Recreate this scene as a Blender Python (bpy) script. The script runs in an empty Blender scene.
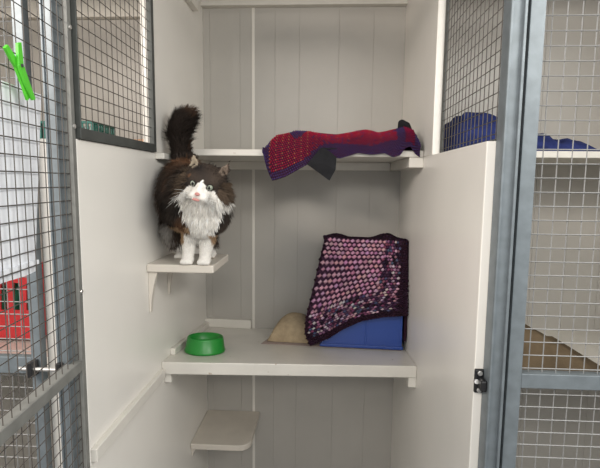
import bpy, bmesh, math, random
from mathutils import Vector, Matrix, noise
random.seed(7)
S = bpy.context.scene
COL = S.collection

# ------------------------------------------------------------------ materials
def nodes(name):
    m = bpy.data.materials.new(name); m.use_nodes = True
    nt = m.node_tree
    return m, nt, nt.nodes['Principled BSDF']

def mat(name, col, rough=.5, metal=0., var=.06, scale=8., bump=0., bscale=60., spec=.5, dirt=None, sub=0.):
    m, nt, b = nodes(name)
    tc = nt.nodes.new('ShaderNodeTexCoord')
    nz = nt.nodes.new('ShaderNodeTexNoise'); nz.inputs['Scale'].default_value = scale; nz.inputs['Detail'].default_value = 4
    nt.links.new(tc.outputs['Object'], nz.inputs['Vector'])
    rp = nt.nodes.new('ShaderNodeValToRGB')
    rp.color_ramp.elements[0].position = .3; rp.color_ramp.elements[1].position = .7
    rp.color_ramp.elements[0].color = tuple(c * (1 - var) for c in col) + (1,)
    rp.color_ramp.elements[1].color = tuple(min(1, c * (1 + var)) for c in col) + (1,)
    nt.links.new(nz.outputs['Fac'], rp.inputs['Fac'])
    out = rp.outputs['Color']
    if dirt:
        n2 = nt.nodes.new('ShaderNodeTexNoise'); n2.inputs['Scale'].default_value = dirt[1]; n2.inputs['Detail'].default_value = 6
        nt.links.new(tc.outputs['Object'], n2.inputs['Vector'])
        r2 = nt.nodes.new('ShaderNodeValToRGB')
        r2.color_ramp.elements[0].position = dirt[2]; r2.color_ramp.elements[1].position = dirt[2] + .06
        r2.color_ramp.elements[0].color = (0, 0, 0, 1); r2.color_ramp.elements[1].color = (1, 1, 1, 1)
        nt.links.new(n2.outputs['Fac'], r2.inputs['Fac'])
        mx = nt.nodes.new('ShaderNodeMixRGB'); mx.inputs[2].default_value = dirt[0] + (1,)
        nt.links.new(r2.outputs['Color'], mx.inputs[0]); nt.links.new(out, mx.inputs[1])
        out = mx.outputs[0]
    nt.links.new(out, b.inputs['Base Color'])
    b.inputs['Roughness'].default_value = rough; b.inputs['Metallic'].default_value = metal
    b.inputs['Specular IOR Level'].default_value = spec
    if bump:
        n3 = nt.nodes.new('ShaderNodeTexNoise'); n3.inputs['Scale'].default_value = bscale; n3.inputs['Detail'].default_value = 3
        nt.links.new(tc.outputs['Object'], n3.inputs['Vector'])
        bp = nt.nodes.new('ShaderNodeBump'); bp.inputs['Strength'].default_value = bump; bp.inputs['Distance'].default_value = .003
        nt.links.new(n3.outputs['Fac'], bp.inputs['Height']); nt.links.new(bp.outputs['Normal'], b.inputs['Normal'])
    return m

def vcol(name, rough=.9, spec=.2, bump=0., bscale=300.):
    m, nt, b = nodes(name)
    a = nt.nodes.new('ShaderNodeAttribute'); a.attribute_name = 'Col'
    tc = nt.nodes.new('ShaderNodeTexCoord')
    nz = nt.nodes.new('ShaderNodeTexNoise'); nz.inputs['Scale'].default_value = 200
    nt.links.new(tc.outputs['Object'], nz.inputs['Vector'])
    mr = nt.nodes.new('ShaderNodeMapRange'); mr.inputs['To Min'].default_value = .85; mr.inputs['To Max'].default_value = 1.15
    nt.links.new(nz.outputs['Fac'], mr.inputs['Value'])
    mx = nt.nodes.new('ShaderNodeVectorMath'); mx.operation = 'SCALE'
    nt.links.new(a.outputs['Color'], mx.inputs[0]); nt.links.new(mr.outputs['Result'], mx.inputs['Scale'])
    nt.links.new(mx.outputs['Vector'], b.inputs['Base Color'])
    b.inputs['Roughness'].default_value = rough; b.inputs['Specular IOR Level'].default_value = spec
    if bump:
        n3 = nt.nodes.new('ShaderNodeTexNoise'); n3.inputs['Scale'].default_value = bscale
        nt.links.new(tc.outputs['Object'], n3.inputs['Vector'])
        bp = nt.nodes.new('ShaderNodeBump'); bp.inputs['Strength'].default_value = bump; bp.inputs['Distance'].default_value = .003
        nt.links.new(n3.outputs['Fac'], bp.inputs['Height']); nt.links.new(bp.outputs['Normal'], b.inputs['Normal'])
    return m

M = dict(
    wall=mat('dimmed_wall_paint', (.43, .408, .372), .38, var=.035, scale=5, bump=.12, bscale=45),  # white paint darkened: light falloff towards the back wall put into its colour
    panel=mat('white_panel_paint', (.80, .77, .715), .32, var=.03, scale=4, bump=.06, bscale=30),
    shelf=mat('white_shelf_paint', (.68, .65, .59), .3, var=.05, scale=12, bump=.08, bscale=50, dirt=((.42, .34, .26), 55, .70)),
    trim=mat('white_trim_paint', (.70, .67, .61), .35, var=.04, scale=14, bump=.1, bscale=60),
    perch=mat('white_plastic', (.66, .61, .54), .4, var=.03, scale=10),
    lowperch=mat('worn_white_plastic', (.60, .55, .48), .45, var=.06, scale=12, dirt=((.12, .07, .04), 60, .74)),
    floor=mat('concrete_floor', (.11, .10, .095), .7, var=.2, scale=6, bump=.2),
    galv=mat('galvanised_steel', (.165, .19, .205), .45, metal=.3, var=.14, scale=38, bump=.08, bscale=90),
    galvdark=mat('weathered_steel', (.075, .08, .075), .55, metal=.25, var=.15, scale=30),
    doorsteel=mat('grey_door_steel', (.21, .21, .195), .5, metal=.2, var=.12, scale=30),
    wire=mat('galvanised_wire', (.25, .25, .245), .62, metal=.15, var=.08, scale=40),
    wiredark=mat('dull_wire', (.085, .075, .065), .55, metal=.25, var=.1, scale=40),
    black=mat('black_plastic', (.012, .012, .013), .4, var=.1),
    bolt=mat('zinc_bolt', (.75, .73, .70), .3, metal=.8, var=.05),
    green=mat('green_plastic', (.012, .23, .028), .35, var=.06, scale=20),
    peg=mat('bright_green_plastic', (.09, .55, .03), .4, var=.05),
    blue=mat('blue_plastic', (.014, .05, .25), .38, var=.06, scale=10),
    red=mat('red_plastic', (.56, .035, .04), .4, var=.08, scale=14),
    teal=mat('teal_plastic', (.012, .13, .105), .4, var=.1, scale=20),
    white=mat('white_sheet', (.84, .86, .90), .55, var=.02, scale=6, bump=.1, bscale=25),
    liner=mat('white_liner', (.75, .77, .75), .8, var=.04),
    tan=mat('tan_fabric', (.40, .31, .20), .95, var=.14, scale=60, bump=.5, bscale=220, spec=.1),
    mat_=mat('dusty_pink_fabric', (.40, .32, .285), .95, var=.1, scale=40, bump=.4, bscale=200, spec=.1),
    brown=mat('brown_blanket', (.125, .092, .058), .95, var=.35, scale=9, bump=.4, bscale=120, spec=.1),
    navy=mat('navy_fleece', (.022, .032, .12), .95, var=.35, scale=26, bump=.5, bscale=150, spec=.15),
    peach=mat('peach_towel', (.60, .38, .25), .95, var=.1, scale=30, bump=.4, bscale=200, spec=.1),
    blackcloth=mat('black_fabric', (.016, .016, .018), .9, var=.2, scale=40, bump=.3, bscale=300, spec=.2),
    kibble=mat('dark_biscuit', (.035, .02, .012), .8, var=.3, scale=90),
    yarn=vcol('crochet_yarn', .95, .15, bump=.4, bscale=400),
    fur=vcol('cat_coat', .75, .25),
    eye=mat('cat_iris', (.27, .30, .24), .12, var=.2, scale=200),
    pupil=mat('pupil_black', (.004, .004, .004), .05, var=0),
    nose=mat('pink_nose', (.52, .235, .21), .45, var=.08, scale=120),
    whisk=mat('whisker_white', (.85, .85, .83), .4, var=0),
    greencloth=mat('dark_green_cloth', (.01, .11, .06), .9, var=.2, scale=30),
)

# ------------------------------------------------------------------ builders
class MB:
    def __init__(s): s.V = []; s.F = []; s.C = []; s.I = []
    def add(s, vs, fs, col=None, mi=0):
        n = len(s.V); s.V += [Vector(v) for v in vs]
        s.F += [tuple(i + n for i in f) for f in fs]; s.I += [mi] * len(fs)
        s.C += [col or (1, 1, 1)] * len(vs)
    def box(s, a, b, mi=0):
        (x0, y0, z0), (x1, y1, z1) = a, b
        s.add([(x0, y0, z0), (x1, y0, z0), (x1, y1, z0), (x0, y1, z0), (x0, y0, z1), (x1, y0, z1), (x1, y1, z1), (x0, y1, z1)],
              [(0, 3, 2, 1), (4, 5, 6, 7), (0, 1, 5, 4), (1, 2, 6, 5), (2, 3, 7, 6), (3, 0, 4, 7)], mi=mi)
    def hexa(s, pts, mi=0):   # 4 bottom then 4 top, counter-clockwise from above
        s.add(pts, [(0, 3, 2, 1), (4, 5, 6, 7), (0, 1, 5, 4), (1, 2, 6, 5), (2, 3, 7, 6), (3, 0, 4, 7)], mi=mi)
    def bar(s, p, q, r, n=4, r2=None, mi=0, col=None):
        p, q = Vector(p), Vector(q); d = (q - p).normalized(); r2 = r if r2 is None else r2
        a = d.orthogonal().normalized(); b = d.cross(a)
        vs = []
        for c, rr in ((p, r), (q, r2)):
            for k in range(n):
                t = 2 * math.pi * (k + .5) / n; vs.append(c + (a * math.cos(t) + b * math.sin(t)) * rr)
        fs = [(k, (k + 1) % n, n + (k + 1) % n, n + k) for k in range(n)] + [tuple(range(n - 1, -1, -1)), tuple(range(n, 2 * n))]
        s.add(vs, fs, col, mi)
    def lathe(s, prof, n=48, c=(0, 0, 0), mi=0):
        vs = []; fs = []
        for r, z in prof:
            for k in range(n):
                t = 2 * math.pi * k / n; vs.append((c[0] + r * math.cos(t), c[1] + r * math.sin(t), c[2] + z))
        for i in range(len(prof) - 1):
            for k in range(n):
                fs.append((i * n + k, i * n + (k + 1) % n, (i + 1) * n + (k + 1) % n, (i + 1) * n + k))
        fs.append(tuple(range(n - 1, -1, -1))); fs.append(tuple((len(prof) - 1) * n + k for k in range(n)))
        s.add(vs, fs, mi=mi)
    def ell(s, c, r, rot=None, seg=20, rings=12, col=None, mi=0):
        vs = [];
        R = rot or Matrix.Identity(3)
        for i in range(1, rings):
            ph = math.pi * i / rings
            for k in range(seg):
                t = 2 * math.pi * k / seg
                v = Vector((r[0] * math.sin(ph) * math.cos(t), r[1] * math.sin(ph) * math.sin(t), r[2] * math.cos(ph)))
                vs.append(Vector(c) + R @ v)
        vs.append(Vector(c) + R @ Vector((0, 0, r[2]))); vs.append(Vector(c) - R @ Vector((0, 0, r[2])))
        T, B = len(vs) - 2, len(vs) - 1; fs = []
        for i in range(rings - 2):
            for k in range(seg):
                fs.append((i * seg + k, (i + 1) * seg + k, (i + 1) * seg + (k + 1) % seg, i * seg + (k + 1) % seg))
        for k in range(seg):
            fs.append((T, k, (k + 1) % seg)); o = (rings - 2) * seg
            fs.append((B, o + (k + 1) % seg, o + k))
        s.add(vs, fs, col, mi)
    def capsule(s, pts, seg=14):      # chain of (point, radius)
        for (p, r), (q, r2) in zip(pts, pts[1:]):
            s.bar(p, q, r, seg, r2)
        for p, r in pts: s.ell(p, (r, r, r), seg=seg, rings=10)
    def blob(s, c, ax, ay, az, col):
        c = Vector(c)
        s.add([c + ax, c - ax, c + ay, c - ay, c + az, c - az],
              [(0, 2, 4), (2, 1, 4), (1, 3, 4), (3, 0, 4), (2, 0, 5), (1, 2, 5), (3, 1, 5), (0, 3, 5)], col)
    def grid(s, rows, col=None, closed=False):
        n = len(rows[0]); vs = [p for r in rows for p in r]; fs = []
        for i in range(len(rows) - 1):
            for j in range(n - (0 if closed else 1)):
                fs.append((i * n + j, i * n + (j + 1) % n, (i + 1) * n + (j + 1) % n, (i + 1) * n + j))
        s.add(vs, fs, col)
    def mesh(s, name, off=Vector((0, 0, 0)), cols=False):
        me = bpy.data.meshes.new(name); me.from_pydata([tuple(v - off) for v in s.V], [], s.F); me.update()
        me.polygons.foreach_set('material_index', s.I)
        if cols:
            at = me.color_attributes.new('Col', 'FLOAT_COLOR', 'POINT')
            at.data.foreach_set('color', [x for c in s.C for x in (*c, 1.)])
        return me

def link(name, me, m, parent=None, loc=None, bevel=0, smooth=False, seg=2):
    o = bpy.data.objects.new(name, me); COL.objects.link(o)
    for k in (m if isinstance(m, (list, tuple)) else [m]): me.materials.append(k)
    if parent: o.parent = parent
    if loc is not None: o.location = loc
    if smooth:
        for p in me.polygons: p.use_smooth = True
    if bevel:
        b = o.modifiers.new('bevel', 'BEVEL'); b.width = bevel; b.segments = seg; b.limit_method = 'ANGLE'; b.angle_limit = math.radians(40)
    return o

def part(name, mb, m, parent, bevel=0, smooth=False, cols=False, label=None, local=False, seg=2):
    off = Vector((0, 0, 0)) if local else parent.location
    o = link(name, mb.mesh(name, off, cols), m, parent, None, bevel, smooth, seg)
    if label: o['label'] = label
    return o
def tag(o, label, cat, group=None):
    o['label'] = label; o['category'] = cat
    if group: o['group'] = group
    return o
def single(name, mb, m, loc, label, cat, bevel=0, smooth=False, cols=False, local=False, group=None, seg=2):
    loc = Vector(loc)
    o = link(name, mb.mesh(name, Vector((0, 0, 0)) if local else loc, cols), m, None, loc, bevel, smooth, seg)
    return tag(o, label, cat, group)
def empty(name, loc, label, cat, group=None):
    o = bpy.data.objects.new(name, None); COL.objects.link(o); o.location = loc; o.empty_display_size = .05
    return tag(o, label, cat, group)
def struct(name, mb, m, label=None, bevel=0, smooth=False):
    o = link(name, mb.mesh(name), m, None, None, bevel, smooth); o['kind'] = 'structure'
    if label: o['label'] = label
    return o
def sroot(name, loc, label):
    o = bpy.data.objects.new(name, None); COL.objects.link(o); o.location = loc; o['kind'] = 'structure'; o['label'] = label
    return o
def subsurf(o, n=1):
    m = o.modifiers.new('subsurf', 'SUBSURF'); m.levels = n; m.render_levels = n

# ------------------------------------------------------------------ key dimensions (metres; eye height 1.40)
XL, XR, T, TL = -.477, .298, .07, .080         # inner faces of the pen's side walls; partition thickness
YF, YB = .876, 1.832                 # front end of the partitions, back wall
PT = 1.478                           # top of the solid part of the partitions
CZ = 2.10                            # ceiling
FARL, FARR = -1.32, 1.25             # far walls of the neighbouring pens
TX, TY = .02, .11                    # slope of the sagging middle shelf
def shz(x, y): return .8475 - TY * (y - 1.345) - TX * (x + .09)
SROT = Matrix.Rotation(0, 3, 'X')
nrm = Vector((TX, TY, 1)).normalized(); ex = Vector((1, 0, -TX)).normalized(); ey = nrm.cross(ex)
SROT = Matrix((ex, ey, nrm)).transposed().to_euler()

# ------------------------------------------------------------------ setting
b = MB(); b.box((-5, -5, -.1), (5, 2.0, 0)); struct('floor', b, M['floor'])
b = MB(); b.box((FARL - .1, YF, CZ), (FARR + .1, 2.0, CZ + .06)); struct('ceiling', b, M['wall'])
# back wall of upright boards with narrow grooves
edges = [FARL - .1]
x = -.196
ls = [-.332, -.196, -.102, .049, .18, .30]
k = -.45
while k > FARL: ls.append(k); k -= .13
k = .43
while k < FARR: ls.append(k); k += .13
edges += sorted(ls) + [FARR + .1]
b = MB()
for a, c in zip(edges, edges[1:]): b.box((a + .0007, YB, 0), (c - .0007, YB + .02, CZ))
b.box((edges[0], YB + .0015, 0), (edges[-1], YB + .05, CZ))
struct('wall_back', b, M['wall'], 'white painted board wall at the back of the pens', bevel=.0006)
# partitions
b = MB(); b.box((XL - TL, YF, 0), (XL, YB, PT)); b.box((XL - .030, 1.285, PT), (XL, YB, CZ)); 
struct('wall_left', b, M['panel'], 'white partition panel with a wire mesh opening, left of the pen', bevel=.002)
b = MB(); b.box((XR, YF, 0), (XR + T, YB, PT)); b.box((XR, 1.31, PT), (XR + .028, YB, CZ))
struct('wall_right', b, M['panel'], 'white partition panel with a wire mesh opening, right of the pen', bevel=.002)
b = MB(); b.box((FARL - .05, YF, 0), (FARL, YB, CZ)); struct('wall_far_left', b, M['panel'])
b = MB(); b.box((FARR, YF, 0), (FARR + .05, YB, CZ)); struct('wall_far_right', b, M['panel'])
tn = [0]
def trim(mb, m='trim', label=None, bevel=.0015):
    tn[0] += 1; return struct('trim_%d' % tn[0], mb, M[m], label, bevel)
# galvanised posts at the partition ends (angle with a forward lip)
for xx, lb in ((XL - TL + .042, 'galvanised steel post left of the open door'), (XR + .016, 'galvanised steel post right of the pen')):
    b = MB(); b.box((xx, .842, 0), (xx + .024, YF - .001, CZ)); b.box((xx + .021, .834, 0), (xx + .026, YF - .001, CZ)); b.box((xx, .8385, 0), (xx + .004, .8419, CZ))
    trim(b, 'galv', lb, bevel=.001)
# ceiling battens, ledges
b = MB(); b.box((XL, YB - .03, 2.058), (XR, YB, CZ)); trim(b, label='white batten along the top of the back wall')
b = MB(); b.box((XL, YF, 2.0), (XL + .022, 1.70, 2.05)); trim(b, label='white batten high on the left wall')
b = MB(); b.box((FARL, YB - .03, 2.02), (XL - TL, YB, CZ)); trim(b, label='white batten at the back of the left pen')
b = MB(); b.box((XL, YF + .002, .813), (XL + .014, 1.292, .842)); trim(b, label='white shelf batten along the left wall')
b = MB(); b.box((-.286, YB - .0016, .0), (-.275, YB, CZ)); trim(b, label='narrow white strip imitating a light streak on the back wall', bevel=.001)  # raised pale strip stands in for a streak of light
def on_shelf(x0, x1, y0, y1, h0, h1, lb):
    p = [(x0, y0), (x1, y0), (x1, y1), (x0, y1)]
    b = MB(); b.hexa([(x, y, shz(x, y) + h0) for x, y in p] + [(x, y, shz(x, y) + h1) for x, y in p]); trim(b, label=lb)
on_shelf(XL, -.288, YB - .022, YB - .0005, .0005, .036, 'short white ledge at the back of the middle shelf')
on_shelf(XL + .0005, XL + .016, 1.38, YB - .023, .0005, .022, 'low white fillet between middle shelf and left wall')
on_shelf(XR - .024, XR - .0003, 1.396, YB, -.072, -.0385, 'white batten under the right end of the middle shelf')
on_shelf(XL + .0003, XL + .022, 1.32, YB, -.070, -.0385, 'white batten under the left end of the middle shelf')
b = MB(); b.box((XR - .042, 1.418, 1.446), (XR, YB, 1.4765)); trim(b, label='white batten under the right end of the top shelf')
b = MB(); b.box((XL + .0, 1.292, 1.460), (XL + .026, YB, 1.4765)); trim(b, label='white batten under the left end of the top shelf')
b = MB(); b.box((XL + .027, YB - .022, 1.446), (XR - .043, YB, 1.4765)); trim(b, label='white batten under the back of the top shelf')

# shelves
def prism(pts, z0, z1):
    b = MB(); n = len(pts)
    f0 = z0 if callable(z0) else (lambda x, y: z0); f1 = z1 if callable(z1) else (lambda x, y: z1)
    b.add([(x, y, f0(x, y)) for x, y in pts] + [(x, y, f1(x, y)) for x, y in pts],
          [tuple(range(n - 1, -1, -1)), tuple(range(n, 2 * n))] + [(i, (i + 1) % n, n + (i + 1) % n, n + i) for i in range(n)])
    return b
def shelf(mb, x0, label, z): return single('shelf', mb, M['shelf'], (x0, 1.6, z), label, 'shelf', bevel=.0025, group='white pen shelves')
shelf(prism([(XL + .0006, 1.300), (XR - .0006, 1.39), (XR - .0006, YB - .001), (XL + .0006, YB - .001)], lambda x, y: shz(x, y) - .038, lambda x, y: shz(x, y)),
      -.09, 'white painted middle shelf carrying the green bowl and the blue box', .80)
shelf(prism([(XL + .0006, 1.415), (XR - .0006, 1.415), (XR - .0006, YB - .001), (XL + .0006, YB - .001)], 1.477, 1.497),
      -.09, 'thin white top shelf under the red and purple crochet blanket', 1.477)
for (a, c, n) in ((FARL, XL - TL, 'left'), (XR + T, FARR, 'right')):
    sl = (lambda x, y: .848 - .08 * (y - 1.345)) if n == 'left' else (lambda x, y: .838 - .03 * (y - 1.345))
    shelf(prism([(a + .001, 1.34), (c - .001, 1.34), (c - .001, YB - .001), (a + .001, YB - .001)], lambda x, y: sl(x, y) - .04, sl),
          (a + c) / 2, 'white shelf holding the red crate in the left pen' if n == 'left' else 'white lower shelf under the brown blanket in the right pen', .8)
    shelf(prism([(a + .001, 1.40), (c - .001, 1.40), (c - .001, YB - .001), (a + .001, YB - .001)], 1.477, 1.497),
          (a + c) / 2, 'white high shelf under the teal basket in the left pen' if n == 'left' else 'white high shelf under the navy blanket in the right pen', 1.477)

# wire meshes
def wires(origin, u, v, lu, lv, su, sv, r, off=None, ou=0., ov=0.):
    b = MB(); o, u, v = Vector(origin), Vector(u).normalized(), Vector(v).normalized(); n = u.cross(v).normalized() * r
    t = su / 2 + ou
    while t < lu: b.bar(o + u * t, o + u * t + v * lv, r); t += su
    t = sv / 2 + ov
    while t < lv: b.bar(o + v * t + n * 1.6, o + v * t + u * lu + n * 1.6, r); t += sv
    return b
def mesh_panel(x, y0, y1, z0, z1, fr, fb, m, wx, label, wm, dep=.010):
    r = empty('mesh_panel', (x, (y0 + y1) / 2, z0), label, 'wire mesh panel', 'wire mesh panels')
    b = MB(); b.box((x - dep * .3, y0, z0), (x + dep * .7, y1, z0 + fb)); b.box((x - dep * .3, y0, z1 - fr), (x + dep * .7, y1, z1))
    b.box((x - dep * .3, y0, z0 + fb), (x + dep * .7, y0 + .004, z1 - fr)); b.box((x - dep * .3, y1 - fr, z0 + fb), (x + dep * .7, y1, z1 - fr))
    part('frame', b, M[m], r, bevel=.001)
    part('wire_mesh', wires((wx, y0 + .002, z0 + .002), (0, 1, 0), (0, 0, 1), y1 - y0 - .004, z1 - z0 - .004, .0254, .0254, .0010), M[wm], r)
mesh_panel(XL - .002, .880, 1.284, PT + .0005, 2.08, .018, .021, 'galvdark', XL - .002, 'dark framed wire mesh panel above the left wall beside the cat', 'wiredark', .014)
mesh_panel(XR + .022, .880, 1.309, PT + .0005, 2.08, .006, .005, 'galvdark', XR + .022, 'wire mesh panel above the pale right wall panel', 'wiredark', .008)

# doors
def door(n, hx, hy, ang, width, zr, zrt, label, dark, stile=.026, dep=.025, sx=.0254, side=1, wr=.0011, zoff=0):
    """hinge line at (hx,hy); leaf runs along direction ang (radians from +X)."""
    r = sroot('door_%d' % n, (hx, hy, .03), label)
    u = Vector((math.cos(ang), math.sin(ang), 0)); w = Vector((-u.y, u.x, 0)) * side
    def bx(t0, t1, z0, z1, d0=0, d1=dep):
        b = MB(); o = Vector((hx, hy, 0))
        q = [o + u * t0 + w * d0, o + u * t1 + w * d0, o + u * t1 + w * d1, o + u * t0 + w * d1]
        if side < 0: q = [q[0], q[3], q[2], q[1]]
        b.hexa([p + Vector((0, 0, z0)) for p in q] + [p + Vector((0, 0, z1)) for p in q]); return b
    g = M['galv']
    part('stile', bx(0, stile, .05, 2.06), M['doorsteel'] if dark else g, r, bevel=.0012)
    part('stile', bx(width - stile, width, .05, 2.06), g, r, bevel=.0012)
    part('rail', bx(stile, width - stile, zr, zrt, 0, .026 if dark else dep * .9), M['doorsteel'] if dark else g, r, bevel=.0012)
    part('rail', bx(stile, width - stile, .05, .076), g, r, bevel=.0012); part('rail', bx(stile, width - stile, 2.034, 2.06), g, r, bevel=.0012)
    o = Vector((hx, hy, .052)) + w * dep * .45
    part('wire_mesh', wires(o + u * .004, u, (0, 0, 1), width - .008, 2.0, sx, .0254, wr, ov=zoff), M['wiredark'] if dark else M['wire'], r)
    return r, u, w
# this pen's own door, swung open towards the viewer
a1 = math.atan2(-1, .085)
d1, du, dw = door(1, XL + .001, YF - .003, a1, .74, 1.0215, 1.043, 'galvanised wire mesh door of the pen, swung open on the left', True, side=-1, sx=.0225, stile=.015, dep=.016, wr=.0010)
for z in (1.68, 1.50, 1.18):
    b = MB(); p = Vector((XL + .001, YF - .003, z)) + du * .0075
    b.bar(p - dw * .0002, p - dw * .003, .004, 10); part('screw', b, M['bolt'], d1)
door(2, XR + .051, .845, 0, .86, 1.0195, 1.0475, 'galvanised wire mesh door of the right pen, closed', False)
d3, u3, w3 = door(3, XL - TL + .0005, .853, math.pi, .74, 1.013, 1.047, 'galvanised wire mesh door of the left pen, closed', False, side=-1, stile=.020, dep=.020)
b = MB(); b.bar((XL - TL - .035, .838, 1.03), (XL - TL + .05, .838, 1.03), .004, 10); part('slide_bolt', b, M['bolt'], d3)
for xx in (-.014, .043):
    b = MB(); b.box((XL - TL + xx, .829, 1.015), (XL - TL + xx + .010, .8525 if xx < 0 else .8405, 1.045)); part('bolt_keeper', b, M['black'], d3, bevel=.001)

# latch on the right panel
r = empty('door_catch', (XR + .008, .874, 1.02), 'small black catch with two bolts screwed to the front edge of the right panel', 'catch')
b = MB(); b.box((XR - .001, .868, .996), (XR + .0165, YF - .0005, 1.044)); part('plate', b, M['black'], r, bevel=.003)
b = MB(); b.box((XR + .004, .846, 1.008), (XR + .0155, .868, 1.030)); part('roller', b, M['black'], r, bevel=.003)
for z in (1.003, 1.037):
    b = MB(); b.bar((XR + .008, .8682, z), (XR + .008, .8645, z), .0048, 12); part('bolt', b, M['bolt'], r, bevel=.001)
b = MB(); b.bar((XR + .001, .8682, 1.02), (XR + .001, .862, 1.022), .0045, 10); part('spring_end', b, M['bolt'], r)

# ------------------------------------------------------------------ perches
def perch(x1, y0, y1, z, th, rad, m, label, brackets, name='corner_perch'):
    r = empty(name, (XL, (y0 + y1) / 2, z), label, 'cat perch', 'white cat perches')
    pts = [(XL + .0006, y0)]
    for k in range(7):
        t = math.pi / 2 * k / 6; pts.append((x1 - rad + rad * math.sin(t), y0 + rad - rad * math.cos(t)))
    pts += [(x1, y1 - .0), (XL + .0006, y1)]
    part('board', prism(pts, z - th, z), M[m], r, bevel=.003)
    for (yy, w, h, d) in brackets:
        b = MB(); n = 8; out = []
        for k in range(n + 1):
            t = k / n; out.append((XL + .0006 + d * (1 - t) ** 2.2 + .010 * (1 - t * .5), z - th - h * t))
        vs = [(XL + .0006, yy, z - th), ] ; poly = [(XL + .0006, z - th)] + out + [(XL + .0006, z - th - h)]
        nn = len(poly)
        b.add([(px, yy, pz) for px, pz in poly] + [(px, yy + w, pz) for px, pz in poly],
              [tuple(range(nn)), tuple(range(2 * nn - 1, nn - 1, -1))] + [(i, nn + i, nn + (i + 1) % nn, (i + 1) % nn) for i in range(nn)])
        part('bracket', b, M[m], r, bevel=.001)
perch(-.293, 1.205, 1.402, 1.174, .022, .006, 'perch', 'white perch on the left wall with the cat standing on it', [(1.215, .016, .115, .016), (1.37, .012, .10, .016)])
perch(-.255, 1.573, YB - .001, .437, .022, .045, 'lowperch', 'empty worn white corner perch low below the middle shelf', [(1.585, .02, .032, .012)])

# ------------------------------------------------------------------ green bowl
bc = Vector((-.383, 1.445, 0)); bc.z = shz(bc.x, bc.y) + .0005
r = empty('pet_bowl', bc, 'round green plastic pet bowl on the left of the middle shelf', 'bowl'); r.rotation_euler = SROT
b = MB(); b.lathe([(.060, 0), (.0655, .001), (.0668, .006), (.064, .010), (.0585, .044), (.0575, .048), (.0555, .0495), (.0535, .048), (.049, .030), (.044, .020), (.030, .016), (.001, .0155)], 64)
part('bowl_body', b, M['green'], r, smooth=True, local=True)
rb = random.Random(3)
b = MB()
for k in range(26):
    a, q = rb.uniform(1.2, 3.6), rb.uniform(.015, .036)
    b.ell((bc.x + math.cos(a) * q, bc.y + math.sin(a) * q, bc.z + .0215 + rb.uniform(0, .005) - TY * math.sin(a) * q), (.0042, .0042, .003), seg=8, rings=6)
o = single('cat_biscuits', b, M['kibble'], bc + Vector((0, 0, .018)), 'few dark cat biscuits left in the green bowl', 'cat food', smooth=True); o['kind'] = 'stuff'

# ------------------------------------------------------------------ blue box (local frame: x right, y back, z up, origin at front left bottom)
BW, BH, BD = .306, .378, .205
bp_ = Vector((-.022, 1.560, 0)); bp_.z = shz(bp_.x, bp_.y) + .0045
r = empty('storage_box', bp_, 'blue plastic storage box on the middle shelf, mostly covered by a crochet blanket', 'box'); r.rotation_euler = SROT
b = MB(); b.box((.020, .004, .004), (BW - .004, BD, BH - .012)); part('body', b, M['blue'], r, bevel=.006, local=True)
b = MB(); b.box((.016, 0, .0), (BW, BD, .012)); part('base_rim', b, M['blue'], r, bevel=.003, local=True)
b = MB(); b.box((.018, 0, BH - .014), (BW, BD, BH - .002)); part('lid', b, M['blue'], r, bevel=.003, local=True)
for xx in (.022, .172, BW - .012):
    b = MB(); b.box((xx, .0005, .012), (xx + .007, .006, BH - .014)); part('rib', b, M['blue'], r, bevel=.0015, local=True)

# crochet blanket over the box
def coons(top, bot, left, rgt, u, v):
    def ev(c, t):
        t = max(0, min(1, t)) * (len(c) - 1); i = min(int(t), len(c) - 2); f = t - i
        return Vector(c[i]).lerp(Vector(c[i + 1]), f)
    P = ev(top, u) * (1 - v) + ev(bot, u) * v + ev(left, v) * (1 - u) + ev(rgt, v) * u
    c = Vector(top[0]) * (1 - u) * (1 - v) + Vector(top[-1]) * u * (1 - v) + Vector(bot[0]) * (1 - u) * v + Vector(bot[-1]) * u * v
    return P - c
def pxl(px, py): return ((px - 315) / 88. * BW, (349.5 - py) / 113. * (BH + .012))
TOP = [pxl(*p) for p in ((321, 238), (342, 239), (365, 239), (385, 239), (402, 240))]
BOT = [pxl(*p) for p in ((310, 348), (328, 340), (342, 330), (360, 321), (381, 315.5), (404.5, 313))]
LEF = [pxl(*p) for p in ((321, 238), (317, 258), (311, 289), (305, 318), (304, 335), (310, 348))]
RIG = [pxl(*p) for p in ((402, 240), (404, 270), (404.5, 295), (404.5, 313))]
def front(u, v):
    p = coons(TOP, BOT, LEF, RIG, u, v)
    bulge = .006 + .012 * v * v + .006 * math.sin(u * 5 + v * 3) * v + .004 * noise.noise(Vector((u * 4, v * 4, 1)))
    if u < .12: bulge += .0 - .0 * u
    return Vector((p.x, -bulge - .004, p.y))
rnd = random.Random(11)
def mot():
    return rnd.choice([(.46, .25, .34), (.58, .44, .50), (.05, .02, .05), (.035, .02, .045), (.10, .05, .10), (.20, .06, .12), (.08, .09, .16), (.28, .13, .20), (.02, .01, .02)])
DARK = (.022, .008, .016); PLUM = (.05, .022, .04)
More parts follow.
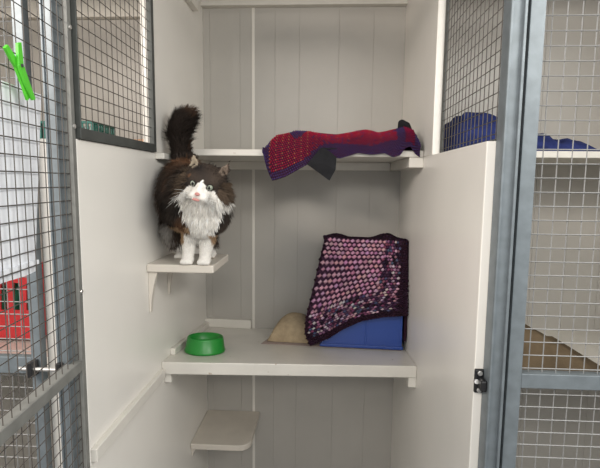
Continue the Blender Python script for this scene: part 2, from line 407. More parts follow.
def stitch(mb, fn, NU, NV, colfn, su, sv, th, jit=.12, offrow=True):
    for j in range(NV):
        for i in range(NU):
            u = (i + .5 + (.25 if (j % 2 and offrow) else -.25 if offrow else 0)) / NU; v = (j + .5) / NV
            if not 0 < u < 1: continue
            c = colfn(u, v, i, j)
            if c is None: continue
            e = 1e-3
            p = fn(u, v); pu = (fn(min(1, u + e), v) - fn(max(0, u - e), v)); pv = (fn(u, min(1, v + e)) - fn(u, max(0, v - e)))
            if pu.length < 1e-6 or pv.length < 1e-6: continue
            du_ = pu.normalized() * min(.009, su * pu.length / (2 * e) / NU); dv_ = pv.normalized() * min(.009, sv * pv.length / (2 * e) / NV)
            n = du_.cross(dv_).normalized()
            if n.y > 0 and abs(n.y) > .3: n = -n
            k = 1 + rnd.uniform(-jit, jit)
            mb.blob(p + n * th * .5 + du_ * rnd.uniform(-jit, jit), du_ * k, dv_ * k, n * th, tuple(x * rnd.uniform(.85, 1.15) for x in c))
b = MB()
NB = 28
for (off, flip) in ((0, 0), (.006, 1)):
    rows = [[front(i / NB, j / NB) + Vector((0, off, 0)) for i in range(NB + 1)] for j in range(NB + 1)]
    if flip: rows = [list(reversed(q)) for q in rows]
    b.grid(rows, (.045, .02, .04))
rim = [front(i / NB, 1) for i in range(NB + 1)]; b.grid([rim, [p + Vector((0, .006, 0)) for p in rim]], DARK)
for uu in (0, 1):
    rim = [front(uu, i / NB) for i in range(NB + 1)]; b.grid([rim, [p + Vector((0, .006, 0)) for p in rim]], DARK)
def pink(u, v): return u > .035 and max((u - .70) / .3, (v - .575) / .425) <= 0
def cfront(u, v, i, j):
    d = max((u - .70) / .3, (v - .575) / .425)
    if u < .035 or d > .74: return DARK
    if d > .0: return mot()
    return (.58, .31, .43) if (i + j) % 7 else (.46, .23, .34)
stitch(b, front, 19, 23, lambda u, v, i, j: cfront(u, v, i, j) if pink(u, v) else None, .57, .56, .0048)
stitch(b, front, 30, 30, lambda u, v, i, j: None if pink(u, v) else cfront(u, v, i, j), .66, .62, .0036)
# the part lying on the lid and hanging down at the back right
def top(u, v):
    x = .016 + u * (BW - .012); y = -.008 + v * (BD - .02)
    h = .006 + .017 * math.exp(-((u - .78) / .10) ** 2) + .010 * math.exp(-((u - .16) / .10) ** 2) + .005 * noise.noise(Vector((u * 6, v * 4, 3)))
    h *= min(1, v * 5 + .15)
    return Vector((x, y, BH + h))
rows = [[top(i / NB, j / 12) for i in range(NB + 1)] for j in range(13)]; b.grid(rows, DARK)
rows2 = [[Vector((p.x, p.y, BH - .0005)) for p in q] for q in rows]; b.grid([list(reversed(q)) for q in rows2], DARK)
b.grid([rows[-1], rows2[-1]], DARK); b.grid([rows2[0], rows[0]], DARK); b.grid([[q[0] for q in rows], [q[0] for q in rows2]], DARK); b.grid([[q[-1] for q in rows2], [q[-1] for q in rows]], DARK)
stitch(b, top, 26, 14, lambda u, v, i, j: rnd.choice([DARK, DARK, (.03, .012, .03), (.015, .008, .015)]), .45, .45, .003)
def sidef(u, v):
    return Vector((BW + .002 + .008 * (1 - .5 * v) + .003 * math.sin(v * 9 + u * 5), .0 + u * .10, BH + .004 - v * (BH * .93 - .09 * u)))
rows = [[sidef(i / 8, j / 16) for i in range(9)] for j in range(17)]; b.grid(rows, DARK)
rows3 = [[Vector((BW + .0008, p.y, p.z)) for p in q] for q in rows]; b.grid([list(reversed(q)) for q in rows3], DARK)
b.grid([[q[0] for q in rows3], [q[0] for q in rows]], DARK); b.grid([rows[-1], rows3[-1]], DARK)
o = single('crochet_blanket', b, M['yarn'], bp_, 'mauve and plum crochet blanket with a dark border draped over the blue box', 'blanket', cols=True, local=True, smooth=True)
o.rotation_euler = SROT

# ------------------------------------------------------------------ mat and tan cushion beside the box
mp = Vector((-.12, 1.66, 0)); mp.z = shz(mp.x, mp.y) + .0005
def slab(pts, h, n=10, puff=0., rnd_=0.):
    """soft quad slab: pts four corners ccw in local xy, thickness h"""
    A, B, C, D = [Vector((p[0], p[1], 0)) for p in pts]; rowsT = []; rowsB = []
    for j in range(n + 1):
        T_, B_ = [], []
        for i in range(n + 1):
            u, v = i / n, j / n
            p = A * (1 - u) * (1 - v) + B * u * (1 - v) + C * u * v + D * (1 - u) * v
            e = min(u, 1 - u, v, 1 - v) * 2
            hh = h * (min(1, e * 4 + .35)) + puff * (math.sin(math.pi * u) * math.sin(math.pi * v)) ** .55 + rnd_ * noise.noise(Vector((u * 3, v * 3, 5)))
            T_.append(p + Vector((0, 0, hh))); B_.append(p)
        rowsT.append(T_); rowsB.append(list(reversed(B_)))
    b = MB(); b.grid(rowsT); b.grid(rowsB)
    f = lambda r: list(reversed(r))
    b.grid([f(rowsB[0]), rowsT[0]]); b.grid([rowsT[-1], f(rowsB[-1])])
    b.grid([[q[0] for q in rowsT], [q[-1] for q in rowsB]]); b.grid([[q[0] for q in rowsB], [q[-1] for q in rowsT]])
    return b
b = slab([(-.095, -.088), (.40, -.092), (.40, .13), (-.05, .15)], .0035, 14, rnd_=.001)
o = single('pet_mat', b, M['mat_'], mp, 'thin dusty pink mat lying flat under the tan cushion and the blue box', 'mat', local=True, smooth=True); o.rotation_euler = SROT
b = slab([(-.075, -.062), (.088, -.066), (.088, .13), (-.035, .12)], .022, 14, puff=.072, rnd_=.008)
cp = mp + nrm * .0045
o = single('cushion', b, M['tan'], cp, 'tan fabric cushion squeezed between the back wall and the blue box', 'cushion', local=True, smooth=True); o.rotation_euler = SROT; subsurf(o)

# ------------------------------------------------------------------ red and purple crochet blanket on the top shelf
def lerp_tab(t, x):
    if x <= t[0][0]: return t[0][1]
    for (a, va), (c, vc) in zip(t, t[1:]):
        if x <= c: f = (x - a) / (c - a); return va + (vc - va) * f
    return t[-1][1]
# all along x in metres: height of the ridge and of the hanging front edge
RIDGE = [(-.186, 1.502), (-.17, 1.527), (-.148, 1.546), (-.09, 1.556), (-.03, 1.553), (.04, 1.548), (.095, 1.556), (.125, 1.560), (.165, 1.553), (.205, 1.563), (.24, 1.571), (.268, 1.560), (.283, 1.528)]
HEM = [(-.186, 1.486), (-.175, 1.44), (-.158, 1.402), (-.145, 1.405), (-.12, 1.413), (-.05, 1.452), (-.02, 1.474), (.0, 1.484), (.045, 1.470), (.10, 1.487), (.14, 1.482), (.18, 1.487), (.205, 1.475), (.225, 1.481), (.24, 1.503), (.255, 1.508), (.27, 1.485), (.283, 1.476)]
def frontY(x): return 1.404
def bl(u, v):
    x = -.186 + u * .469
    zr = lerp_tab(RIDGE, x); zh = lerp_tab(HEM, x); fy = frontY(x)
    yr = fy + .055 + .012 * math.sin(u * 17)
    if v < .35:
        t = v / .35; y = fy + .16 - (fy + .16 - yr) * t; z = 1.4985 + (zr - 1.4985) * math.sin(t * math.pi / 2) ** 1.2
    else:
        t = (v - .35) / .65; y = yr + (fy - yr) * math.sin(min(1, t * 1.7) * math.pi / 2); z = zr + (zh - zr) * (t ** 1.35)
    w = noise.noise(Vector((x * 22, v * 4, 2))) * .007 * min(1, v * 3)
    if z < 1.5: y = min(y, fy)
    return Vector((x, y + w - .004 * (v > .5), max(z, 1.4985) if v < .3 else z))
b = MB(); NU, NV = 64, 26
PUR = (.055, .035, .115); RED = (.30, .012, .038); CRIM = (.22, .01, .045)
rows = [[bl(i / NU, j / NV) for i in range(NU + 1)] for j in range(NV + 1)]
b.grid(rows, (.04, .012, .03))
back = [[Vector((p.x, max(p.y + .0045, p.y), p.z - (.0 if j > NV * .5 else .004))) if j > NV * .3 else Vector((p.x, p.y, max(1.4975, p.z - .005))) for p in q] for j, q in enumerate(rows)]
b.grid([list(reversed(q)) for q in back], (.04, .012, .03))
b.grid([rows[-1], back[-1]], PUR); b.grid([[q[0] for q in rows], [q[0] for q in back]], PUR); b.grid([[q[-1] for q in back], [q[-1] for q in rows]], PUR)
def cred(u, v, i, j):
    p = bl(u, v); x, z = p.x, p.z; zh = lerp_tab(HEM, x); zr = lerp_tab(RIDGE, x)
    h = (z - zh) / max(.02, zr - zh)
    if x < -.04:
        d = min((x + .186) * 1.0, (z - zh) * .9)
        if d < .020: return PUR
        # inner diamond patch near the upper edge
        if abs(x + .085) + abs(z - 1.553) * 1.1 < .030: return PUR if (i + j) % 3 else (.09, .03, .10)
        if (i % 3 == 0 and j % 2 == 0): return (.36, .10, .06)
        return RED
    if x > .215:
        if abs(x - .252) < .014 and h > .25: return CRIM
        return PUR
    if h < .44 + .10 * math.sin(x * 38): return PUR if rnd.random() > .1 else (.09, .03, .09)
    if (i % 5 == 0 and j % 3 == 0): return (.34, .06, .05)
    return RED if rnd.random() > .12 else (.11, .03, .10)
stitch(b, bl, 74, 34, cred, .46, .50, .0030)
single('crochet_blanket', b, M['yarn'], (.05, 1.46, 1.4975), 'red and purple crochet blanket bunched along the top shelf, one corner hanging down', 'blanket', cols=True, smooth=True)

# black cloth under it: hanging folded corner, strip on the shelf and a lump at the wall
b = MB()
P = [(-.052, 1.452), (-.012, 1.500), (.012, 1.494), (.036, 1.474), (.034, 1.437), (.016, 1.404), (-.020, 1.430)]
fy = frontY(0) - .010
ctr = Vector((0, fy - .010, 1.455)); n = len(P)
fr = [Vector((x, fy - .004 - .004 * math.sin(i * 2.1), z)) for i, (x, z) in enumerate(P)]; bk = [p + Vector((0, .0035, 0)) for p in fr]
b.add(fr + bk + [ctr, ctr + Vector((0, .0035, 0))], [(i, (i + 1) % n, 2 * n) for i in range(n)] + [(n + (i + 1) % n, n + i, 2 * n + 1) for i in range(n)] + [((i + 1) % n, i, n + i, n + (i + 1) % n) for i in range(n)])
b.hexa([(-.012, fy - .004, 1.4972), (.03, fy - .001, 1.4972), (.252, 1.50, 1.4972), (.1, 1.50, 1.4972), (-.012, fy - .004, 1.5015), (.03, fy - .001, 1.5015), (.252, 1.50, 1.5015), (.1, 1.50, 1.5015)])
b.capsule([((.238, 1.475, 1.510), .012), ((.236, 1.462, 1.545), .013), ((.235, 1.450, 1.580), .012), ((.250, 1.452, 1.574), .011), ((.262, 1.455, 1.55), .010)], 12)
single('black_cloth', b, M['blackcloth'], (.05, 1.42, 1.4972), 'black folded cloth poking out under the red and purple blanket', 'cloth', smooth=False)

# ------------------------------------------------------------------ things on the open door
def dpt(t, z, d=0.): return Vector((XL + .001, YF - .003, z)) + du * t + dw * d   # d>0: far side of the leaf
b = MB(); ns, mz = 24, 20
ft, bk = [], []
for j in range(mz + 1):
    f_, k_ = [], []
    for i in range(ns + 1):
        sh_ = .090 + .045 * j / mz; t = sh_ + (.489 - sh_) * i / ns; z = 1.543 - .297 * j / mz
        d = .013 + .0025 + .0025 * math.sin(i * .9 + j * .12) * (j / mz)
        f_.append(dpt(t, z, d)); k_.append(dpt(t, z, d + .0025))
    ft.append(f_); bk.append(list(reversed(k_)))
b.grid(ft); b.grid(bk); rv = lambda r: list(reversed(r))
b.grid([ft[-1], rv(bk[-1])]); b.grid([rv(bk[0]), ft[0]]); b.grid([[q[-1] for q in bk], [q[0] for q in ft]]); b.grid([[q[-1] for q in ft], [q[0] for q in bk]])
r = empty('hanging_sheet', dpt(.3, 1.246, .013), 'plain white sheet pegged to the open wire door on the left', 'sheet')
part('sheet_panel', b, M['white'], r, smooth=True)
b = MB()
for zz in (1.266,):
    q = [dpt(.135, zz - .008, .0105), dpt(.4888, zz - .008, .0105), dpt(.4888, zz - .008, .0138), dpt(.135, zz - .008, .0138)]
    b.hexa([q[0], q[3], q[2], q[1]] + [p + Vector((0, 0, .008)) for p in (q[0], q[3], q[2], q[1])])
part('hem', b, M['white'], r)
# peg: two legs that cross at the spring
r = empty('clothes_peg', dpt(.19, 1.53, -.006), 'bright green plastic clothes peg holding the white sheet to the door', 'clothes peg')
jaw, piv = dpt(.167, 1.522), dpt(.196, 1.566)
for k, (tp, d0, d1) in enumerate(((dpt(.197, 1.598), -.007, -.008), (dpt(.222, 1.586), -.003, .004))):
    b = MB(); side = dw
    path = [tp, piv.lerp(tp, .45), piv, piv.lerp(jaw, .5), jaw + du * (.004 if k else -.002)]
    wd = [.0048, .0064, .0068, .0060, .0042]
    vs = []
    for p, w in zip(path, wd):
        ax = (jaw - tp).normalized(); sd = ax.cross(dw).normalized()
        off = -dw * (.010 if k == 0 else .005)
        for (s1, s2) in ((-1, -1), (1, -1), (1, 1), (-1, 1)): vs.append(p + sd * w * s1 + dw * .0022 * s2 + off)
    fs = []
    for i in range(len(path) - 1):
        for q in range(4): fs.append((i * 4 + q, i * 4 + (q + 1) % 4, i * 4 + 4 + (q + 1) % 4, i * 4 + 4 + q))
    fs += [(3, 2, 1, 0), tuple(len(vs) - 4 + q for q in range(4))]
    b.add(vs, fs); part('peg_leg', b, M['peg'], r, bevel=.0008)
b = MB(); b.bar(piv - dw * .014, piv - dw * .001, .0026, 10); part('spring', b, M['galvdark'], r)

# ------------------------------------------------------------------ left pen: crate, basket, towel
cz = .848 - .08 * (1.50 - 1.345) + .001
cx0, cx1, cy0, cy1, ch = -1.27, -.992, 1.50, 1.74, .245
r = empty('crate', ((cx0 + cx1) / 2, 1.62, cz), 'red plastic slotted crate on the shelf of the left pen', 'crate'); r.rotation_euler = (-math.atan(.08), 0, 0)
L0 = r.location.copy()
def lb(a, c): return a, c
w_, d_ = (cx1 - cx0) / 2, (cy1 - cy0) / 2
def wallbars(mb, x0, x1, y0, y1, along):
    mb.box((x0, y0, 0), (x1, y1, .10)); mb.box((x0, y0, ch - .05), (x1, y1, ch))
    n = 6
    for i in range(n + 1):
        t = i / n
        if along == 'x': c = x0 + (x1 - x0) * t; mb.box((max(x0, c - .012), y0, .10), (min(x1, c + .012), y1, ch - .05))
        else: c = y0 + (y1 - y0) * t; mb.box((x0, max(y0, c - .012), .10), (x1, min(y1, c + .012), ch - .05))
for (x0, x1, y0, y1, al) in ((-w_, w_, -d_, -d_ + .006, 'x'), (-w_, w_, d_ - .006, d_, 'x'), (-w_, -w_ + .006, -d_ + .006, d_ - .006, 'y'), (w_ - .006, w_, -d_ + .006, d_ - .006, 'y')):
    b = MB(); wallbars(b, x0, x1, y0, y1, al); part('side_panel', b, M['red'], r, local=True)
b = MB(); b.box((-w_ + .006, -d_ + .006, 0), (w_ - .006, d_ - .006, .006)); part('bottom', b, M['red'], r, local=True)
b = MB()
for (x0, x1, y0, y1) in ((-w_ - .008, w_ + .008, -d_ - .008, -d_), (-w_ - .008, w_ + .008, d_, d_ + .008), (-w_ - .008, -w_, -d_, d_), (w_, w_ + .008, -d_, d_)): b.box((x0, y0, ch - .012), (x1, y1, ch))
part('rim', b, M['red'], r, bevel=.002, local=True)
b = slab([(-.10, -.08), (.09, -.08), (.09, .08), (-.10, .08)], .12, 10, puff=.06, rnd_=.02)
o = single('folded_cloth', b, M['greencloth'], L0 + Vector((.02, 0, .007)), 'dark green cloth inside the red crate', 'cloth', local=True, smooth=True); o.rotation_euler = r.rotation_euler

r = empty('basket', (-0.825, 1.52, 1.4975), 'teal slatted plastic basket with white lining on the high shelf of the left pen', 'basket')
b = MB(); b.box((-0.910, 1.45, 1.4976), (-0.735, 1.60, 1.503)); part('base', b, M['teal'], r, bevel=.002)
b = MB(); 
for (x0, x1, y0, y1) in ((-0.913, -0.731, 1.446, 1.452), (-0.913, -0.731, 1.598, 1.604), (-0.913, -0.907, 1.452, 1.598), (-0.737, -0.731, 1.452, 1.598)): b.box((x0, y0, 1.576), (x1, y1, 1.584))
part('rim', b, M['teal'], r, bevel=.001)
for i in range(11):
    xx = -0.911 + i * .0172; b = MB(); b.box((xx, 1.447, 1.503), (xx + .0085, 1.451, 1.576)); part('slat', b, M['teal'], r)
    b = MB(); b.box((xx, 1.599, 1.503), (xx + .0085, 1.603, 1.576)); part('slat', b, M['teal'], r)
for i in range(8):
    yy = 1.46 + i * .0172
    for x0 in (-0.912, -0.736): b = MB(); b.box((x0, yy, 1.503), (x0 + .004, yy + .0085, 1.576)); part('slat', b, M['teal'], r)
b = MB(); b.box((-0.903, 1.456, 1.503), (-0.741, 1.594, 1.568)); part('lining', b, M['liner'], r, bevel=.006)
b = slab([(-.10, -.12), (.10, -.12), (.10, .12), (-.10, .12)], .03, 10, puff=.018, rnd_=.008)
single('folded_towel', b, M['peach'], (-.575, 1.62, 1.4975), 'peach folded towel beside the teal basket in the left pen', 'towel', local=True, smooth=True)

# ------------------------------------------------------------------ right pen: navy blanket, brown blanket
def heap(fn, x0, x1, y0, y1, z0, n=40, m=22):
    rows = []; base = []
    for j in range(m + 1):
        q = []; bq = []
        for i in range(n + 1):
            u, v = i / n, j / m; x = x0 + (x1 - x0) * u; y = y0 + (y1 - y0) * v
            e = min(1, min(u, 1 - u) * 9) ** .5 * min(1, min(v, 1 - v) * 5) ** .5
            h = fn(x, y, u, v) * e
            q.append(Vector((x, y + .012 * noise.noise(Vector((u * 7, v * 3, 9))), z0(x, y) + .0006 + max(0, h)))); bq.append(Vector((q[-1].x, q[-1].y, z0(x, y) + .0005)))
        rows.append(q); base.append(list(reversed(bq)))
    b = MB(); b.grid(rows); b.grid(base); return b
hz = [(.375, .105), (.46, .125), (.52, .120), (.56, .085), (.60, .055), (.66, .062), (.69, .056), (.715, .036), (.75, .044), (.79, .040), (.82, .018)]
b = heap(lambda x, y, u, v: lerp_tab(hz, x) + .014 * noise.noise(Vector((x * 28, y * 18, 0))), .375, .83, 1.42, 1.72, lambda x, y: 1.497)
single('fleece_blanket', b, M['navy'], (.6, 1.56, 1.4972), 'crumpled navy blue blanket heaped on the high shelf of the right pen', 'blanket', smooth=True)
hb = [(.40, .17), (.55, .16), (.63, .120), (.70, .085), (.78, .045), (.84, .008)]
b = heap(lambda x, y, u, v: lerp_tab(hb, x) + .010 * noise.noise(Vector((x * 14, y * 9, 4))), .385, .875, 1.38, 1.74, lambda x, y: .838 - .03 * (y - 1.345))
single('folded_blanket', b, M['brown'], (.62, 1.56, .83), 'brown blanket heaped on the lower shelf of the right pen', 'blanket', smooth=True)

# ------------------------------------------------------------------ the cat
PZ = 1.174
HC = Vector((-.293, 1.135, 1.393)); ROLL = math.radians(14)
HR = Matrix.Rotation(ROLL, 3, 'Y') @ Matrix.Rotation(math.radians(8), 3, 'X')
def hp(a, d, c): return HC + HR @ Vector((a, -d, c))          # a right, d forward (to the viewer), c up
b = MB()
# trunk
b.ell((-.405, 1.335, 1.375), (.068, .085, .092)); b.ell((-.385, 1.285, 1.365), (.074, .090, .095)); b.ell((-.345, 1.225, 1.350), (.078, .075, .090))
b.ell((-.315, 1.195, 1.315), (.064, .050, .064)); b.ell((-.330, 1.205, 1.292), (.050, .042, .040))
b.ell((-.385, 1.29, 1.31), (.060, .080, .055)); b.ell((-.305, 1.185, 1.355), (.064, .055, .055))
# head
b.ell(hp(0, 0, .004), (.050, .048, .043), HR); b.ell(hp(-.030, .004, -.016), (.028, .03, .026), HR); b.ell(hp(.031, .004, -.016), (.028, .03, .026), HR)
b.ell(hp(.001, .042, -.018), (.021, .020, .014), HR); b.ell(hp(-.010, .050, -.024), (.0125, .0125, .010), HR); b.ell(hp(.012, .050, -.024), (.0125, .0125, .010), HR)
b.ell(hp(.001, .043, -.035), (.012, .013, .008), HR); b.bar(hp(0.001, .040, .008), hp(.001, .058, -.014), .009, 12, .007)
# ears
def ear(tip, bl_, br_, sgn):
    tip, l, r_ = hp(*tip), hp(*bl_), hp(*br_); mid = (l + r_) / 2; back = HR @ Vector((0, .016, -.004)); cup = HR @ Vector((0, .004, 0))
    b.add([l, r_, tip, mid + back, mid + cup + (tip - mid) * .25], [(0, 2, 3), (2, 1, 3), (1, 2, 4), (2, 0, 4), (0, 3, 4), (3, 1, 4)])
ear((-.050, .0, .078), (-.053, .0, .026), (-.016, .002, .040), -1); ear((.050, .0, .078), (.016, .002, .040), (.053, .0, .026), 1)
# legs
def leg(pts): b.capsule([(Vector(p), r) for p, r in pts])
leg([((-.350, 1.225, 1.29), .036), ((-.362, 1.222, 1.245), .0225), ((-.366, 1.222, 1.205), .0165), ((-.367, 1.220, 1.190), .0155)])
leg([((-.312, 1.215, 1.29), .036), ((-.314, 1.220, 1.245), .0225), ((-.319, 1.222, 1.205), .0165), ((-.320, 1.220, 1.190), .0155)])
for px in (-.367, -.320):
    b.ell((px, 1.217, 1.185), (.0185, .021, .0115))
    for k in (-1.5, -.5, .5, 1.5): b.ell((px + k * .0085, 1.202 - abs(k) * -.002, 1.1815), (.0056, .0085, .0078), seg=10, rings=8)
leg([((-.428, 1.335, 1.335), .046), ((-.438, 1.310, 1.262), .028), ((-.432, 1.345, 1.222), .018), ((-.418, 1.325, 1.190), .0145)])
leg([((-.372, 1.340, 1.335), .046), ((-.350, 1.318, 1.262), .028), ((-.342, 1.352, 1.222), .018), ((-.334, 1.342, 1.190), .0145)])
for (px, py) in ((-.413, 1.312), (-.332, 1.333)):
    b.ell((px, py, 1.1845), (.0175, .024, .0105))
    for k in (-1.5, -.5, .5, 1.5): b.ell((px + k * .008, py - .018, 1.181), (.0054, .008, .007), seg=10, rings=8)
# tail
TAIL = [((-.416, 1.345, 1.43), .030), ((-.421, 1.352, 1.475), .024), ((-.426, 1.354, 1.515), .026), ((-.427, 1.354, 1.540), .030), ((-.417, 1.352, 1.566), .028), ((-.398, 1.35, 1.576), .018)]
b.capsule([(Vector(p), r) for p, r in TAIL])
raw = b.mesh('cat_raw'); o = bpy.data.objects.new('cat_raw', raw); COL.objects.link(o)
m_ = o.modifiers.new('r', 'REMESH'); m_.mode = 'VOXEL'; m_.voxel_size = .0032
m2 = o.modifiers.new('s', 'SMOOTH'); m2.factor = .5; m2.iterations = 3
bpy.context.view_layer.update()
dg = bpy.context.evaluated_depsgraph_get()
body = bpy.data.meshes.new_from_object(o.evaluated_get(dg)); bpy.data.objects.remove(o)
body.name = 'cat_body'
WHITE = (.78, .75, .70); BLK = (.013, .010, .009); DBR = (.050, .035, .026); RUST = (.13, .062, .030); BUFF = (.36, .24, .14)
HI = HR.transposed()
def mixc(a, c, t): return tuple(p + (q - p) * t for p, q in zip(a, c))
def coat(p):
    n1 = noise.noise(p * 28); n2 = noise.noise(p * 60 + Vector((3, 1, 7))); n3 = noise.noise(p * 13 + Vector((8, 2, 1)))
    l = HI @ (p - HC); a, d, c = l.x, -l.y, l.z
    inhead = (abs(a) < .075 and -.05 < d and -.052 < c < .085) and p.y < 1.185
    dark = mixc(BLK, DBR, max(0, min(1, .5 + n1 * .9)))
    if inhead:
        ce = c + .004 * n2
        if c > .030 and d > -.004 and d < .012 and 0.012 < abs(a) < .060:   # ear fronts
            t = (c - .030) / .05
            if abs(abs(a) - .038) < .010 * (1.2 - t): return (.30, .25, .185) if a < 0 else (.17, .13, .10)
            return dark
        if min((Vector((a, c)) - Vector((s_ * .0205 + .001, .0015))).length for s_ in (-1, 1)) < .0088 and abs(a - .001) > .009: return BLK
        hw = .0032 + max(0, .010 - ce) * 1.15 if ce < .017 else -1
        if ce < -.006: hw = .030 + max(0, -.006 - ce) * .9 - (.006 if a < 0 else 0) * 0
        if abs(a - .002) < hw: return WHITE
        if d > .02 and ce < -.030: return WHITE
        if c < -.038 and p.y < 1.15: return WHITE
        if abs(a) > .040 and c < .012: return mixc(dark, BUFF, .13)
        if a < -.02 and c < .02 and n2 > .25: return mixc(dark, RUST, .6)
        return dark
    z = p.z
    # tail
    if z > 1.45 and p.y > 1.32: return mixc(mixc(BLK, DBR, .35), RUST, .25 if (n1 > .2 and p.x > -.42) else 0)
    # front legs and paws
    if z < 1.262 and p.y < 1.27:
        if z > 1.235 and (p.x < -.372 or p.x > -.300): return BUFF
        return WHITE
    if p.y >= 1.27 and z < 1.215: return WHITE if n1 > -.35 else mixc(WHITE, DBR, .5)
    # bib
    if z < 1.375:
        t = (1.375 - z) / .12
        xl = -.355 - .012 * min(1, t * 2) + (.020 * min(1, max(0, t - .25) * 2)) + .008 * n1; xr = -.250 - .050 * max(0, t - .25) + .008 * n2
        if xl < p.x < xr and p.y < 1.215 - .02 * n1: return WHITE
    if p.y > 1.26 and z < 1.29: return mixc(WHITE, DBR, max(0, min(1, (1.05 if z > 1.24 else .6) + n3 * 1.2)))
    if z < 1.285 and p.x < -.345 and n1 > -.1: return BUFF
    rust = max(0, min(1, (n3 + (.10 if z > 1.37 else -.02)) * 2.6)) * (1 if p.x < -.36 else .5)
    return mixc(dark, RUST, rust * .8)
at = body.color_attributes.new('Col', 'FLOAT_COLOR', 'POINT')
cols = []
for v in body.vertices: cols += [*coat(v.co), 1.]
at.data.foreach_set('color', cols)
base = Vector((-.37, 1.27, PZ))
for v in body.vertices: v.co -= base
cat = link('cat', body, M['fur'], None, base, smooth=True)
tag(cat, 'long haired dark brown and white cat standing on the left wall perch, tail raised', 'cat')
# fur tufts
def flen(p):
    l = HI @ (p - HC); a, d, c = l.x, -l.y, l.z
    if p.z > 1.455 and p.y > 1.315: return .036 if p.z > 1.5 else .024
    if abs(a) < .07 and c > -.05 and d > -.03 and p.y < 1.18:
        if d > .030 or c > .05: return .0035
        if abs(a) > .038 and c < .01: return .020
        return .007
    if p.z < 1.25 and (p.y < 1.27 or p.z < 1.215): return .004 if p.z < 1.235 else .010
    if p.z < 1.315 and p.y < 1.27: return .004 + max(0, p.z - 1.24) * .2
    if p.y < 1.2 and p.z < 1.37: return .017
    return .024
fb_ = MB(); rf = random.Random(5)
body.calc_loop_triangles()
tri = [(t, t.area) for t in body.loop_triangles]; tot = sum(a for _, a in tri)
NF = 46000
tipsz = Vector((0, 0, -1))
for t, a in tri:
    k = NF * a / tot; k = int(k) + (rf.random() < k - int(k))
    if not k: continue
    A, B_, C_ = [body.vertices[i].co + base for i in t.vertices]; nn = t.normal
    for _ in range(k):
        r1, r2 = math.sqrt(rf.random()), rf.random()
        p = A * (1 - r1) + B_ * (r1 * (1 - r2)) + C_ * (r1 * r2)
        if p.z < PZ + .012: continue
        L = flen(p) * rf.uniform(.6, 1.25)
        if p.z > 1.455 and p.y > 1.315:
            comb = Vector((.45 if p.z > 1.53 else .04, 0, .75))
        else:
            l = HI @ (p - HC)
            comb = Vector((l.x * 6, .5, -.5 if l.z < 0 else .3)) if (p.y < 1.18 and p.z > 1.345) else Vector((0, .35, -1))
        d = (nn * (.75 if L > .02 else .45) + comb * (1.5 if (p.z > 1.455 and p.y > 1.315) else .8) + Vector((rf.uniform(-.3, .3), rf.uniform(-.3, .3), rf.uniform(-.3, .3)))).normalized()
        if d.dot(nn) < .12: d = (d + nn * .3).normalized()
        w = .0011 if L > .012 else .0007
        sd = d.cross(nn + Vector((rf.uniform(-.4, .4), rf.uniform(-.4, .4), 0))).normalized() * w
        q = p - nn * .001; mid = q + d * L * .55; tip = q + d * L + tipsz * L * .22
        # keep tufts in front of the wall beside the cat
        for s_ in (mid, tip):
            if s_.x < XL + .001: s_.x = XL + .001
        c0 = coat(p); f = rf.uniform(.75, 1.3); c0 = tuple(min(.9, x * f) for x in c0)
        fb_.add([q - sd, q + sd, mid + sd * .8, mid - sd * .8, tip], [(0, 1, 2, 3), (3, 2, 4)], c0)
part('fur', fb_, M['fur'], cat, cols=True)
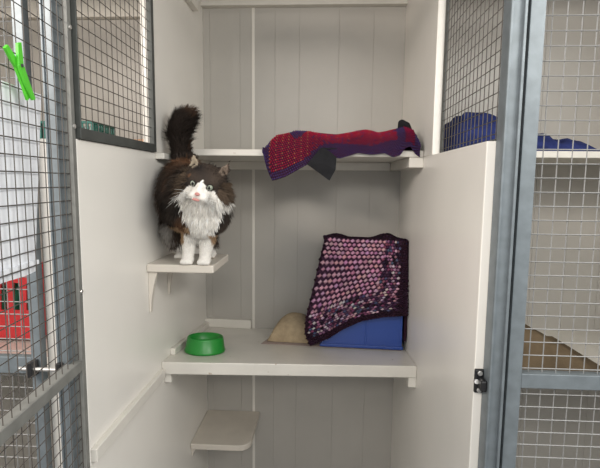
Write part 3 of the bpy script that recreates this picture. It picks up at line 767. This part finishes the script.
# face
for s_ in (-1, 1):
    c = hp(s_ * .0205 + .001, .0395, .0015)
    b = MB(); b.ell(c, (.0074, .0072, .0070), HR, 24, 16); e = part('eye', b, M['eye'], cat, smooth=True, label='round pale grey-green eye')
    b = MB(); b.ell(hp(s_ * .0205 + .001, .0450, .0013), (.0034, .0027, .0044), HR, 16, 10); part('pupil', b, M['pupil'], e, smooth=True) if False else None
    pb = b.mesh('pupil', base); po = link('pupil', pb, M['pupil'], e, None, smooth=True)
b = MB(); b.ell(hp(.001, .0635, -.0165), (.0062, .0045, .0042), HR, 16, 10); part('nose', b, M['nose'], cat, smooth=True)
b = MB(); b.ell(hp(-.001, .0595, -.0315), (.0095, .004, .0034), HR, 16, 8); part('mouth', b, M['nose'], cat, smooth=True, label='pink mouth')
for s_ in (-1, 1):
    for k in range(5):
        b = MB(); p0 = hp(s_ * .014, .056, -.020 - k * .002); p1 = hp(s_ * (.040 + .004 * k), .055 - .003 * k, -.018 - k * .008); p2 = hp(s_ * (.062 + .003 * k), .042, -.024 - k * .013)
        b.bar(p0, p1, .00035, 4, .0003); b.bar(p1, p2, .0003, 4, .00012); part('whisker', b, M['whisk'], cat)

# ------------------------------------------------------------------ light
w = bpy.data.worlds.new('world'); S.world = w; w.use_nodes = True
bg = w.node_tree.nodes['Background']; bg.inputs['Color'].default_value = (.93, .97, 1.0, 1); bg.inputs['Strength'].default_value = .78
def area(name, loc, target, sx, sy, power, col):
    l = bpy.data.lights.new(name, 'AREA'); l.shape = 'RECTANGLE'; l.size = sx; l.size_y = sy; l.energy = power; l.color = col
    o = bpy.data.objects.new(name, l); COL.objects.link(o); o.location = loc
    o.rotation_euler = (Vector(target) - Vector(loc)).to_track_quat('-Z', 'Y').to_euler(); return o
area('corridor_lamp', (.12, -1.0, 2.05), (-.05, 1.7, 1.3), .5, .25, 9, (1, .95, .87))
area('side_fill_left', (-1.15, -.15, 2.15), (.25, 1.0, 1.1), 1.2, .12, 25, (1, .90, .81))  # added fill, brightens the right panel without reaching the back wall
area('side_fill_right', (1.25, -.15, 2.15), (-.45, 1.0, 1.1), 1.2, .12, 19, (1, .97, .91))  # matching added fill for the left wall, not a known fixture

# ------------------------------------------------------------------ camera
cd = bpy.data.cameras.new('camera'); cd.sensor_width = 36; cd.lens = 460 / 600 * 36; cd.clip_start = .02
co = bpy.data.objects.new('camera', cd); COL.objects.link(co)
d = Vector((24, 52, 460)).normalized(); up = Vector((43, 4150, -460)); up = (up - d * up.dot(d)).normalized()
ri = up.cross(d)
Mx = Matrix((ri, d, up))                       # world = Mx * (right, up, forward)
R_ = Matrix((Mx @ Vector((1, 0, 0)), Mx @ Vector((0, 1, 0)), -(Mx @ Vector((0, 0, 1))))).transposed()
co.matrix_world = Matrix.Translation((0, 0, 1.4)) @ R_.to_4x4()
S.camera = co
S.view_settings.view_transform = 'Standard'; S.view_settings.look = 'None'; S.view_settings.exposure = .36; S.view_settings.gamma = 1
